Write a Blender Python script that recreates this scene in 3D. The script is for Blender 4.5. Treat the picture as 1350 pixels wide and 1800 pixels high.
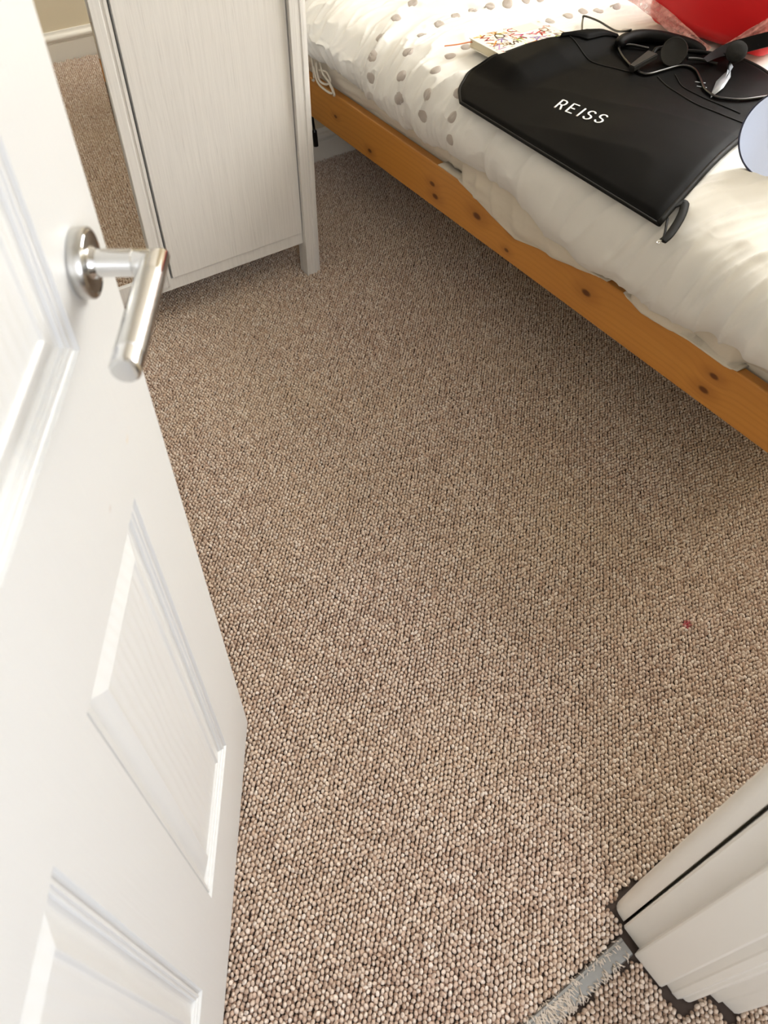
import bpy, bmesh, math, random
import numpy as np
from mathutils import Vector, Matrix

for o in list(bpy.data.objects): bpy.data.objects.remove(o)
S = bpy.context.scene; C = S.collection
random.seed(3)

# ------------------------------------------------------------------ camera
cam = bpy.data.cameras.new('camera'); co = bpy.data.objects.new('camera', cam); C.objects.link(co)
cam.sensor_fit = 'VERTICAL'; cam.sensor_height = 24.0; cam.lens = 24.0*1352/1800
cam.clip_start = .02; cam.clip_end = 50
r, u, b = (.8217, -.5698, .0156), (.4364, .6464, .6258), (-.3666, -.5074, .7798)
co.matrix_world = Matrix(((r[0], u[0], b[0], 0), (r[1], u[1], b[1], 0), (r[2], u[2], b[2], 1.335), (0, 0, 0, 1)))
cam.dof.use_dof = True; cam.dof.focus_distance = 1.75; cam.dof.aperture_fstop = 5.0
S.camera = co

# ------------------------------------------------------------------ world, daylight, exposure
W = bpy.data.worlds.new('sky'); S.world = W; W.use_nodes = True
wn = W.node_tree.nodes; bg = wn['Background']
bg.inputs[0].default_value = (.80, .88, 1, 1); bg.inputs[1].default_value = 1.0

def area(name, loc, rot, sx, sy, power, col):
    l = bpy.data.lights.new(name, 'AREA'); l.shape = 'RECTANGLE'; l.size = sx; l.size_y = sy
    l.energy = power; l.color = col
    o = bpy.data.objects.new(name, l); C.objects.link(o); o.location = loc; o.rotation_euler = rot; return o
# daylight through the bedroom window (right wall) and the landing window (behind the camera)
area('bedroom_window_daylight', (2.80, .85, 1.74), (0, math.radians(68), 0), 1.1, 1.5, 49, (1, .97, .91))
area('landing_window_daylight', (-.20, -1.70, 1.62), (math.radians(90), 0, 0), 1.3, 1.2, 21, (.94, .95, 1))
S.view_settings.view_transform = 'Standard'; S.view_settings.look = 'None'
S.view_settings.exposure = 0.54; S.view_settings.gamma = 1.0; S.view_settings.use_curve_mapping = False

# ------------------------------------------------------------------ materials
class NT:
    def __init__(s, name):
        s.m = bpy.data.materials.new(name); s.m.use_nodes = True; s.t = s.m.node_tree
        s.bsdf = s.t.nodes['Principled BSDF']; s.out = s.t.nodes['Material Output']
    def n(s, kind, **kw):
        x = s.t.nodes.new('ShaderNode'+kind)
        for k, v in kw.items():
            if k == 'ins':
                for i, val in v.items():
                    if isinstance(val, bpy.types.NodeSocket): s.t.links.new(val, x.inputs[i])
                    else: x.inputs[i].default_value = val
            else: setattr(x, k, v)
        return x
    def put(s, key, v):
        if isinstance(v, bpy.types.NodeSocket): s.t.links.new(v, s.bsdf.inputs[key])
        else: s.bsdf.inputs[key].default_value = v
    def obj(s, scale=(1, 1, 1), loc=(0, 0, 0)):
        tc = s.n('TexCoord'); return s.n('Mapping', ins={0: tc.outputs['Object'], 1: loc, 3: scale}).outputs[0]
    def noise(s, vec, scale, detail=3, rough=.5, dist=0):
        return s.n('TexNoise', ins={'Vector': vec, 'Scale': scale, 'Detail': detail, 'Roughness': rough, 'Distortion': dist}).outputs[0]
    def ramp(s, fac, *stops):
        x = s.n('ValToRGB', ins={0: fac}); e = x.color_ramp.elements
        while len(e) < len(stops): e.new(.5)
        for q, (p, c) in zip(e, stops): q.position = p; q.color = (*c, 1) if len(c) == 3 else c
        return x.outputs[0]
    def mix(s, f, a, b, mode='MIX'):
        x = s.n('Mix', data_type='RGBA', blend_type=mode)
        for i, v in ((0, f), (6, a), (7, b)):
            if isinstance(v, bpy.types.NodeSocket): s.t.links.new(v, x.inputs[i])
            else: x.inputs[i].default_value = v if i == 0 else (*v, 1)
        return x.outputs[2]
    def math(s, op, a, b=0., c=0.):
        return s.n('Math', operation=op, ins={0: a, 1: b, 2: c}).outputs[0]
    def bump(s, h, strength, dist=.002):
        s.put('Normal', s.n('Bump', ins={'Height': h, 'Strength': strength, 'Distance': dist}).outputs[0])

def plain(name, col, rough=.5, metal=0., spec=.5, bump=None):
    t = NT(name); t.put('Base Color', (*col, 1)); t.put('Roughness', rough); t.put('Metallic', metal); t.put('Specular IOR Level', spec)
    if bump: t.bump(t.noise(t.obj(), bump[0]), bump[1], .001)
    return t.m

def paint(name, col, rough=.35, grain=(150, 150, 5), strength=.18, spots=()):
    t = NT(name); v = t.obj(); g = t.obj(grain)
    nz = t.noise(g, 1, 4, .6, .4)
    base = t.mix(t.noise(v, 3, 3), tuple(c*.975 for c in col), col)
    for (p, rad, c) in spots:
        d = t.n('VectorMath', operation='DISTANCE', ins={0: v, 1: p}).outputs['Value']
        d = t.math('ADD', d, t.math('MULTIPLY', t.noise(v, 160, 2), rad*1.6))
        f = t.n('MapRange', ins={0: d, 1: rad*.9, 2: rad*1.9, 3: .55, 4: 0.}).outputs[0]
        base = t.mix(f, base, c)
    t.put('Base Color', base); t.put('Roughness', rough); t.bump(nz, strength, .0012)
    return t.m

def door_panel_mat():
    t = NT('white_door_panel_paint'); g = t.obj((9, 9, 3.2))
    w = t.n('TexWave', wave_type='BANDS', bands_direction='X', ins={'Vector': g, 'Scale': 2.6, 'Distortion': 7., 'Detail': 2., 'Detail Scale': .45}).outputs['Fac']
    t.put('Base Color', (.69, .70, .705, 1)); t.put('Roughness', .35); t.bump(w, .32, .0015); return t.m

def washed_wood(name, col):
    t = NT(name); g = t.obj((190, 190, 4.2)); f = t.noise(g, 1.0, 5, .62, .6); f2 = t.noise(t.obj((420, 420, 10)), 1, 3, .6)
    c = t.mix(t.ramp(f, (.36, (0, 0, 0)), (.62, (1, 1, 1))), tuple(x*.93 for x in col), col)
    c = t.mix(t.ramp(f2, (.30, (1, 1, 1)), (.42, (0, 0, 0))), c, tuple(x*.84 for x in col))
    v = t.obj()
    t.put('Base Color', c); t.put('Roughness', .42); t.bump(t.mix(.5, f, f2), .22, .001); return t.m

KNOTS = [(1.296, .322, .011), (1.168, .337, .006), (1.178, .291, .006), (.916, .325, .010), (.566, .340, .008), (.574, .299, .009), (1.764, .291, .007), (1.478, .323, .008), (1.462, .296, .009), (1.94, .318, .006)]
def pine():
    t = NT('orange_varnished_pine'); v = t.obj()
    sep = t.n('SeparateXYZ', ins={0: v})
    k = None; warp = None
    for (y, z, rad) in KNOTS:
        d = t.n('VectorMath', operation='DISTANCE', ins={0: t.n('Mapping', ins={0: v, 1: (-0, -y*.52, -z), 3: (0, .52, 1)}).outputs[0], 1: (0, 0, 0)}).outputs['Value']
        q = t.math('DIVIDE', d, rad)
        g = t.math('POWER', 2.718, t.math('MULTIPLY', t.math('POWER', t.math('DIVIDE', d, rad*2.6), 2.), -1.))
        k = q if k is None else t.math('MINIMUM', k, q)
        warp = g if warp is None else t.math('ADD', warp, g)
    lo = t.n('Mapping', ins={0: v, 3: (1, 1.1, 10)}).outputs[0]
    nz = t.noise(lo, 1.0, 3, .5, .3)
    h = t.math('ADD', t.math('MULTIPLY', sep.outputs[2], 1.0), t.math('MULTIPLY', warp, .020))
    h = t.math('ADD', h, t.math('MULTIPLY', nz, .055))
    w = t.math('SINE', t.math('MULTIPLY', h, 430.))
    ring = t.math('MULTIPLY_ADD', w, .5, .5)
    ring = t.math('POWER', ring, 2.5)
    fine = t.noise(t.n('Mapping', ins={0: v, 3: (300, 7, 300)}).outputs[0], 1, 3, .6)
    col = t.mix(t.noise(lo, 2.0, 2), (.50, .205, .036), (.60, .27, .055))
    col = t.mix(t.math('MULTIPLY', t.math('MULTIPLY', ring, nz), .30), col, (.27, .085, .014))
    col = t.mix(t.math('MULTIPLY', fine, .22), col, (.30, .10, .016))
    kk = t.n('MapRange', interpolation_type='SMOOTHSTEP', ins={0: k, 1: .40, 2: .95, 3: .95, 4: 0.}).outputs[0]
    col = t.mix(kk, col, (.055, .014, .004))
    halo = t.n('MapRange', interpolation_type='SMOOTHSTEP', ins={0: k, 1: .8, 2: 3.2, 3: .35, 4: 0.}).outputs[0]
    col = t.mix(halo, col, (.22, .065, .012))
    t.put('Base Color', col); t.put('Roughness', .33); t.put('Coat Weight', .12); t.put('Coat Roughness', .2)
    t.bump(fine, .05, .001); return t.m

def carpet_mat():
    t = NT('beige_brown_loop_yarn'); inf = t.n('ObjectInfo').outputs['Random']
    geo = t.n('NewGeometry').outputs['Position']
    big = t.noise(geo, 2.4, 3, .55); mid = t.noise(geo, 14, 2, .6)
    tone = t.n('Attribute', attribute_type='INSTANCER', attribute_name='tone').outputs['Fac']
    lo = t.ramp(inf, (0., (.15, .082, .055)), (.5, (.25, .15, .105)), (1., (.40, .27, .20)))
    hi = t.ramp(inf, (0., (.58, .43, .34)), (.3, (.72, .59, .49)), (.75, (.82, .71, .61)), (1., (.92, .85, .78)))
    c = t.mix(tone, lo, hi)
    fib = t.noise(t.n('Mapping', ins={0: geo, 3: (1, 1, 1)}).outputs[0], 420, 2, .6)
    c = t.mix(t.n('MapRange', ins={0: fib, 1: .3, 2: .7, 3: .45, 4: 0.}).outputs[0], c, (.36, .235, .175))
    c = t.mix(t.n('MapRange', ins={0: big, 1: .35, 2: .65, 3: 0., 4: .25}).outputs[0], c, (.66, .53, .36))
    c = t.mix(t.n('MapRange', ins={0: mid, 1: .35, 2: .65, 3: .0, 4: .18}).outputs[0], c, (.50, .36, .27))
    d = t.n('VectorMath', operation='DISTANCE', ins={0: geo, 1: (.962, .290, .004)}).outputs['Value']
    t.put('Base Color', t.mix(t.n('MapRange', ins={0: d, 1: .004, 2: .011, 3: .75, 4: 0.}).outputs[0], c, (.45, .05, .07)))
    t.put('Roughness', .95); t.put('Specular IOR Level', .15); t.put('Sheen Weight', .15); t.bump(fib, .5, .0015); return t.m

def cloth(name, col, weave=900, rough=.85, sheen=.25, strength=.12):
    t = NT(name); v = t.obj(); nz = t.noise(v, weave, 2)
    t.put('Base Color', t.mix(t.noise(v, 5, 2), tuple(x*.965 for x in col), col)); t.put('Roughness', rough)
    t.put('Sheen Weight', sheen); t.put('Specular IOR Level', .25); t.bump(nz, strength, .0006); return t.m

def dot_mat():
    t = NT('grey_embroidery_thread'); uv = t.n('UVMap').outputs[0]
    d = t.n('VectorMath', operation='DISTANCE', ins={0: uv, 1: (.5, .5, 0)}).outputs['Value']
    w = t.math('SINE', t.math('MULTIPLY', d, 95.)); r_ = t.n('ObjectInfo').outputs['Random']
    c = t.mix(t.math('MULTIPLY_ADD', w, .18, .3), (.36, .315, .29), (.52, .465, .42))
    c = t.mix(t.math('MULTIPLY', r_, .35), c, (.42, .36, .30))
    t.put('Base Color', c); t.put('Roughness', .5); t.put('Sheen Weight', .4); t.bump(w, .4, .0006); return t.m

def bag_mat():
    t = NT('black_woven_bag_fabric'); v = t.obj(); w = t.noise(v, 1400, 2)
    dust = t.noise(v, 7, 4, .65); d2 = t.noise(v, 60, 3, .7)
    d = t.n('VectorMath', operation='DISTANCE', ins={0: v, 1: (1.44, .99, .63)}).outputs['Value']
    near = t.n('MapRange', ins={0: d, 1: .03, 2: .17, 3: 1., 4: 0.}).outputs[0]
    f = t.math('MULTIPLY', t.math('ADD', t.math('MULTIPLY', near, .6), t.math('MULTIPLY', dust, .3)), t.math('MULTIPLY_ADD', d2, .8, .2))
    t.put('Base Color', t.mix(t.math('MULTIPLY', f, .55), (.0022, .0022, .0022), (.017, .0175, .0185)))
    t.put('Roughness', .5); t.put('Specular IOR Level', .04); t.bump(w, .25, .0005); return t.m

def film():
    t = NT('translucent_pink_film'); nz = t.noise(t.obj((8, 60, 60)), 1.5, 3)
    t.put('Base Color', (.98, .50, .46, 1)); t.put('Roughness', .3); t.put('Alpha', t.n('MapRange', ins={0: nz, 1: .3, 2: .7, 3: .22, 4: .62}).outputs[0]); t.bump(nz, .6, .003); return t.m

M = dict(
    wall=plain('beige_wall_emulsion', (.70, .62, .46), .85, bump=(300, .1)),
    hallwall=plain('cream_landing_emulsion', (.80, .78, .74), .85, bump=(300, .1)),
    ceil=plain('white_ceiling_emulsion', (.86, .85, .83), .9, bump=(200, .1)),
    gloss=paint('cream_gloss_woodwork', (.80, .765, .70), .3, (60, 60, 4), .12),
    skirt=paint('white_skirting_paint', (.80, .77, .70), .35, (6, 60, 60), .1),
    door=paint('white_door_paint', (.69, .70, .705), .36, (220, 220, 7), .38, spots=[((.592, 0, .835), .004, (.55, .48, .45)), ((.672, 0, .835), .005, (.70, .60, .48))]),
    panel=door_panel_mat(),
    ward=washed_wood('white_washed_wood', (.72, .71, .69)),
    dark=plain('painted_gap_shade', (.015, .013, .012), .9, bump=(80, .2)),
    under=plain('dark_carpet_backing', (.05, .034, .026), 1, bump=(150, .3)),
    mirror=plain('mirror_glass', (.90, .90, .88), .01, 1.0),
    chrome=plain('polished_chrome', (.66, .66, .66), .07, 1.0),
    satin=plain('satin_nickel', (.55, .545, .53), .26, 1.0, bump=(600, .05)),
    pine=pine(), carpet=carpet_mat(),
    duvet=cloth('white_cotton_duvet', (.74, .73, .70), 1100),
    sheet=cloth('beige_cotton_sheet', (.66, .60, .50), 1100),
    dot=dot_mat(), bag=bag_mat(),
    binding=plain('black_bias_binding', (.002, .002, .002), .6, 0, .2, bump=(900, .2)),
    white=plain('white_print', (.85, .85, .84), .5, bump=(900, .05)),
    cable=plain('black_rubber_cable', (.006, .006, .007), .25, bump=(500, .05)),
    plastic=plain('matt_black_plastic', (.003, .003, .0035), .5, 0, .1, bump=(500, .1)),
    greyplastic=plain('dark_grey_plastic', (.016, .0155, .015), .45, 0, .25, bump=(500, .1)),
    foam=plain('black_foam', (.007, .007, .007), 1.0, bump=(900, .6)),
    clear=plain('grey_glossy_plastic', (.34, .37, .42), .18, bump=(60, .3)),
    red=plain('bright_red_plastic', (.62, .004, .008), .42, bump=(40, .15)),
    film=film(),
    cover=plain('cream_book_cover', (.76, .72, .62), .55, bump=(500, .05)),
    paper=paint('cream_page_edges', (.78, .70, .52), .8, (3, 3, 900), .5),
    ribbon=plain('orange_satin_ribbon', (.60, .17, .05), .4, bump=(900, .2)),
    navy=plain('navy_blue_rim', (.008, .014, .05), .3, bump=(300, .05)),
    blue=plain('pale_blue_mirror_glass', (.56, .61, .74), .14, .92, bump=(3, .03)),
    metal=plain('worn_grey_metal', (.34, .34, .33), .42, .85, bump=(120, .25)),
    fray=plain('frayed_jute_fibre', (.66, .57, .48), .95, bump=(400, .3)),
    glass=None,
    lint=plain('pink_wool_lint', (.55, .10, .13), 1, bump=(600, .4)),
)
g_ = NT('window_glass'); g_.put('Base Color', (.95, .98, 1, 1)); g_.put('Roughness', .02); g_.put('Transmission Weight', 1.); g_.put('IOR', 1.1); M['glass'] = g_.m
for i, c in enumerate([(.36, .015, .02), (.50, .19, .02), (.05, .022, .012), (.20, .11, .36), (.26, .38, .03), (.58, .05, .17), (.62, .38, .03), (.30, .19, .11), (.38, .22, .42)]):
    M['ink%d' % i] = plain('printed_ink_%d' % i, c, .55, bump=(400, .02))

# ------- measured positions (world metres) and surface functions
DOTS= [(5.123, 1.718), (5.924, 1.744), (6.478, 1.775), (6.778, 1.787), (4.349, 1.696), (3.395, 1.679), (5.924, 1.637), (6.438, 1.656), (6.765, 1.667), (6.978, 1.668), (7.125, 1.662), (7.232, 1.644), (7.352, 1.636), (7.439, 1.625), (5.11, 1.599), (4.283, 1.563), (3.455, 1.546), (5.844, 1.514), (5.037, 1.485), (4.203, 1.458), (3.302, 1.457), (6.271, 1.522), (4.857, 1.386), (3.969, 1.364), (2.888, 1.355), (7.279, 1.505), (7.412, 1.505), (7.519, 1.503), (7.599, 1.488), (7.706, 1.482), (7.365, 1.383), (7.465, 1.374), (7.545, 1.364)]
SA= [(1.1456, 1.3371, 0.5888), (1.1423, 0.7578, 0.5878)]
SB= [(1.1423, 0.7578, 0.5878), (1.2177, 0.7766, 0.6072), (1.3254, 0.8082, 0.6225), (1.4084, 0.8322, 0.6286), (1.4444, 0.8403, 0.6304), (1.564, 0.8756, 0.634), (1.695, 0.9125, 0.6358)]
SC= [(1.1456, 1.3371, 0.5888), (1.172, 1.3758, 0.5966), (1.1969, 1.394, 0.6028), (1.2311, 1.4135, 0.6104), (1.2652, 1.4006, 0.6324), (1.3094, 1.3883, 0.6438), (1.3836, 1.3778, 0.6501), (1.4441, 1.348, 0.6534), (1.4793, 1.3119, 0.6506)]
SD= [(1.4793, 1.3119, 0.6506), (1.5884, 1.2974, 0.6353), (1.6456, 1.2533, 0.6353), (1.6766, 1.1863, 0.6356), (1.6857, 1.1276, 0.6357), (1.7244, 1.0873, 0.636), (1.7327, 1.0311, 0.636), (1.7158, 0.9723, 0.6359), (1.695, 0.9125, 0.6358)]
_rs=np.random.RandomState(7); _tab=_rs.rand(256,256)
def vn(x,y,s=0):
    x=np.asarray(x,float)+s*17.31; y=np.asarray(y,float)+s*9.77
    i=np.floor(x).astype(int); j=np.floor(y).astype(int); u=x-i; v=y-j
    u=u*u*u*(u*(u*6-15)+10); v=v*v*v*(v*(v*6-15)+10)
    a=_tab[i%256,j%256]; b=_tab[(i+1)%256,j%256]; c=_tab[i%256,(j+1)%256]; d=_tab[(i+1)%256,(j+1)%256]
    return (a*(1-u)+b*u)*(1-v)+(c*(1-u)+d*u)*v
def sst(a,b,x):
    t=np.clip((np.asarray(x,float)-a)/(b-a),0,1); return t*t*(3-2*t)
HEM_Y=[.25,.473,.539,.602,.65,.768,.822,.928,1.032,1.129,1.243,1.359,1.47,1.508,1.557,1.659,1.799,1.91,2.044,2.25]
HEM_Z=[.43,.436,.432,.428,.408,.401,.407,.40,.41,.434,.449,.445,.438,.45,.439,.444,.456,.463,.461,.465]
def duvet_base(t,y):
    """t in 0..11 along the cross-section, y along the bed; returns x,z"""
    t=np.asarray(t,float); y=np.asarray(y,float); t,y=np.broadcast_arrays(t,y)
    h=np.interp(y,HEM_Y,HEM_Z)
    P=np.array([[1.205,0],[1.178,0],[1.158,.02],[1.142,.07],[1.150,0],[1.19,0],[1.27,0],[1.45,0],[1.9,0],[2.43,0],[2.55,0],[2.60,0]])
    zz=[h+.014,h,h+.018,h+.06,.545+0*h,.583+0*h,.605+0*h,.618+0*h,.62+0*h,.605+0*h,.56+0*h,.47+0*h]
    n=len(zz); k=np.clip(np.floor(t).astype(int),0,n-2); f=t-k
    Z=np.array(zz); idx=lambda a,q: np.take_along_axis(a,np.clip(q,0,n-1)[None],0)[0]
    X=np.broadcast_to(P[:,0].reshape((n,)+(1,)*t.ndim),Z.shape)
    def cr(A):
        a,b,c,d=idx(A,k-1),idx(A,k),idx(A,k+1),idx(A,k+2)
        return .5*(2*b+(c-a)*f+(2*a-5*b+4*c-d)*f*f+(3*b-a-3*c+d)*f**3)
    return cr(X),cr(Z)
def duvet(t,y):
    t=np.asarray(t,float); y=np.asarray(y,float); t,y=np.broadcast_arrays(t,y)
    x,z=duvet_base(t,y); e=1e-3
    xa,za=duvet_base(np.clip(t-e,0,11),y); xb,zb_=duvet_base(np.clip(t+e,0,11),y)
    dx,dz=xb-xa,zb_-za; l=np.sqrt(dx*dx+dz*dz)+1e-12; nx,nz=-dz/l,dx/l
    s=np.interp(t,[0,1,2,3,4,5,6,7,8,9,10,11],[0,.03,.06,.11,.19,.25,.33,.51,.96,1.49,1.62,1.72])
    yw=y+.10*(vn(s*4,y*3,1)-.5)+.25*(s-.3)*.5
    r1=1-np.abs(2*vn(s*3.2,yw*17,2)-1); r2=1-np.abs(2*vn(s*6,yw*34+s*8,3)-1)
    w=.012*(vn(s*5,y*5,4)-.5)+.0105*(r1**2-.35)*(.5+vn(s*3,y*4,5))+.0045*(r2**2-.3)+.0018*(vn(s*40,y*55,6)-.5)
    und=sst(1.2,1.26,x)*sst(1.78,1.7,x)*sst(.76,.83,y)*sst(1.56,1.48,y)
    w=w*(1-.75*und)
    w=w*np.clip(.35+t*.5,0,1)
    dn=sst(1.30,1.42,y); r3=1-np.abs(2*vn(s*11+yw*3,yw*58-s*6,8)-1); w=w+dn*.0058*(r3**2-.3)*(.3+1.2*vn(s*7,y*9,9))*(1-.75*und)
    # gathered seam: small scallops along the hem
    w=w*(.45+.55*np.clip(t/3,0,1))+.0022*(1-np.clip(t/3,0,1))*np.sin(yw*70+6*vn(y*6,0*y,7))
    return x+nx*w, y+0*w, z+nz*w
def zb(x,y):
    x=np.asarray(x,float); y=np.asarray(y,float)
    return .587+.05*(1-np.exp(-(np.maximum(x,1.1)-1.14)/.15))+.023*sst(1.225,1.285,x)*sst(1.60,1.52,x)*sst(1.25,1.335,y)

# ------------------------------------------------------------------ helpers
def mesh_obj(name, verts, faces, mat, parent=None, smooth=False, local=False):
    me = bpy.data.meshes.new(name); me.from_pydata([tuple(map(float, v)) for v in verts], [], [tuple(map(int, f)) for f in faces]); me.update()
    return link(name, me, mat, parent, smooth, local)
def link(name, me, mat, parent=None, smooth=False, local=False):
    o = bpy.data.objects.new(name, me); C.objects.link(o)
    if mat is not None:
        for m in (mat if isinstance(mat, (list, tuple)) else [mat]): me.materials.append(m)
    if smooth:
        for p in me.polygons: p.use_smooth = True
    if parent is not None:
        o.parent = parent
        if not local: o.matrix_parent_inverse = Matrix.Translation(parent_world(parent)).inverted()
    return o
def parent_world(p):
    v = Vector((0, 0, 0))
    if p.type == 'EMPTY': v = Vector(p.location)
    return v
def bm_obj(name, bm, mat, parent=None, smooth=False, local=False):
    me = bpy.data.meshes.new(name); bmesh.ops.recalc_face_normals(bm, faces=bm.faces); bm.to_mesh(me); bm.free()
    return link(name, me, mat, parent, smooth, local)
def tag(o, label=None, cat=None, group=None, kind=None):
    for k, v in (('label', label), ('category', cat), ('group', group), ('kind', kind)):
        if v: o[k] = v
    return o
def empty(name, loc, label, cat, group=None):
    o = bpy.data.objects.new(name, None); C.objects.link(o); o.location = loc; o.empty_display_size = .05
    return tag(o, label, cat, group)
def box(bm, x0, x1, y0, y1, z0, z1, bev=0):
    r_ = bmesh.ops.create_cube(bm, size=1); vs = r_['verts']
    for v in vs: v.co = Vector(((x0+x1)/2+v.co.x*(x1-x0), (y0+y1)/2+v.co.y*(y1-y0), (z0+z1)/2+v.co.z*(z1-z0)))
    if bev:
        es = list({e for v in vs for e in v.link_edges}); bmesh.ops.bevel(bm, geom=es, offset=bev, segments=3, affect='EDGES', profile=.5)
def box_obj(name, d, mat, parent=None, bev=0, **k):
    bm = bmesh.new(); box(bm, *d, bev); return bm_obj(name, bm, mat, parent, **k)
def prism(bm, poly, axis, a, b):
    """extrude a 2-D outline along an axis; poly is (x,y) for z, (y,z) for x, (x,z) for y"""
    def P(p, t): return {'z': (p[0], p[1], t), 'x': (t, p[0], p[1]), 'y': (p[0], t, p[1])}[axis]
    lo = [bm.verts.new(P(p, a)) for p in poly]; hi = [bm.verts.new(P(p, b)) for p in poly]; n = len(poly)
    for i in range(n): bm.faces.new((lo[i], lo[(i+1) % n], hi[(i+1) % n], hi[i]))
    bm.faces.new(lo[::-1]); bm.faces.new(hi)
def prism_obj(name, poly, axis, a, b, mat, parent=None, **k):
    bm = bmesh.new(); prism(bm, poly, axis, a, b); return bm_obj(name, bm, mat, parent, **k)
def smooth_path(pts, n=8):
    P = [Vector(p) for p in pts]; out = []
    for i in range(len(P)-1):
        a, b_, c, d = P[max(i-1, 0)], P[i], P[i+1], P[min(i+2, len(P)-1)]
        for k in range(n):
            f = k/n; out.append(.5*(2*b_+(c-a)*f+(2*a-5*b_+4*c-d)*f*f+(3*b_-a-3*c+d)*f**3))
    out.append(P[-1]); return out
def tube(bm, path, rad, seg=8, flat=1.0, up=Vector((0, 0, 1))):
    rings = []; n = len(path)
    for i, p in enumerate(path):
        t = (path[min(i+1, n-1)]-path[max(i-1, 0)]).normalized()
        s = t.cross(up); s = s.normalized() if s.length > 1e-4 else Vector((1, 0, 0)); w = s.cross(t).normalized()
        r_ = rad(i/(n-1)) if callable(rad) else rad
        rings.append([bm.verts.new(p+s*(r_*math.cos(2*math.pi*k/seg))+w*(r_*flat*math.sin(2*math.pi*k/seg))) for k in range(seg)])
    for a, c in zip(rings, rings[1:]):
        for k in range(seg): bm.faces.new((a[k], a[(k+1) % seg], c[(k+1) % seg], c[k]))
    bm.faces.new(rings[0][::-1]); bm.faces.new(rings[-1])
def tube_obj(name, pts, rad, mat, parent=None, seg=8, n=8, flat=1.0, raw=False):
    bm = bmesh.new(); tube(bm, [Vector(p) for p in pts] if raw else smooth_path(pts, n), rad, seg, flat); return bm_obj(name, bm, mat, parent, True)
def lathe(bm, prof, org, ax, seg=48, closed=False):
    """prof: (radius, height along ax)"""
    ax = Vector(ax).normalized(); e1 = ax.orthogonal().normalized(); e2 = ax.cross(e1); rings = []
    for (r_, h) in prof:
        rings.append([bm.verts.new(Vector(org)+ax*h+(e1*math.cos(2*math.pi*k/seg)+e2*math.sin(2*math.pi*k/seg))*max(r_, 1e-5)) for k in range(seg)])
    for a, c in zip(rings, rings[1:]):
        for k in range(seg): bm.faces.new((a[k], a[(k+1) % seg], c[(k+1) % seg], c[k]))
    bm.faces.new(rings[0][::-1]); bm.faces.new(rings[-1])
def autosmooth(o, ang=.6):
    me = o.data
    for p in me.polygons: p.use_smooth = True
    bm = bmesh.new(); bm.from_mesh(me)
    for e in bm.edges:
        if len(e.link_faces) == 2: e.smooth = e.calc_face_angle(0) < ang
    bm.to_mesh(me); bm.free(); return o

# ------------------------------------------------------------------ the setting
RX0, RX1, RY0, RY1, RZ = -.75, 2.83, -.018, 2.30, 2.35
HX0, HX1, HY0 = -1.15, 1.15, -1.75
WY = -.155                                       # landing face of the door wall
def struct(o, label, cat): return tag(o, label, cat, kind='structure')
bm = bmesh.new(); box(bm, RX0-.1, RX1+.1, -.1, RY1+.1, -.05, 0); box(bm, HX0-.1, HX1+.1, HY0-.1, -.1, -.05, 0)
struct(bm_obj('floor', bm, M['under']), 'dark carpet backing of the floor showing in gaps', 'floor')
struct(box_obj('ceiling', (HX0-.1, RX1+.1, HY0-.1, RY1+.1, RZ, RZ+.05), M['ceil']), 'plain white ceiling over bedroom and landing', 'ceiling')
bm = bmesh.new(); LJ, RJ, HEAD = -.322, .530, 2.03
box(bm, RX0-.1, LJ, WY, RY0, 0, RZ); box(bm, RJ, RX1+.1, WY, RY0, 0, RZ); box(bm, LJ, RJ, WY, RY0, HEAD, RZ)
struct(bm_obj('wall_front', bm, M['wall']), 'beige bedroom wall pierced by the doorway', 'wall')
struct(box_obj('wall_back', (RX0-.1, RX1+.1, RY1, RY1+.1, 0, RZ), M['wall']), 'beige bedroom wall behind the wardrobe and bed', 'wall')
struct(box_obj('wall_left', (RX0-.1, RX0, RY0, RY1, 0, RZ), M['wall']), 'beige bedroom wall behind the open door', 'wall')
wy0, wy1, wz0, wz1 = .08, 1.62, 1.1, 2.3
bm = bmesh.new(); X0, X1 = RX1, RX1+.1
box(bm, X0, X1, RY0, wy0, 0, RZ); box(bm, X0, X1, wy1, RY1, 0, RZ); box(bm, X0, X1, wy0, wy1, 0, wz0); box(bm, X0, X1, wy0, wy1, wz1, RZ)
struct(bm_obj('wall_right', bm, M['wall']), 'beige bedroom wall beyond the bed with a window', 'wall')
struct(box_obj('wall_landing_left', (HX0-.1, HX0, HY0, WY, 0, RZ), M['hallwall']), 'cream landing wall to the left of the doorway', 'wall')
struct(box_obj('wall_landing_right', (HX1, HX1+.1, HY0, WY, 0, RZ), M['hallwall']), 'cream landing wall to the right of the doorway', 'wall')
lx0, lx1, lz0, lz1 = -.90, .50, 1.0, 2.24
bm = bmesh.new(); Y0, Y1 = HY0-.1, HY0
box(bm, HX0-.1, lx0, Y0, Y1, 0, RZ); box(bm, lx1, HX1+.1, Y0, Y1, 0, RZ); box(bm, lx0, lx1, Y0, Y1, 0, lz0); box(bm, lx0, lx1, Y0, Y1, lz1, RZ)
struct(bm_obj('wall_landing_back', bm, M['hallwall']), 'cream landing wall with a window facing the doorway', 'wall')
box_l = box_obj
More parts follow.
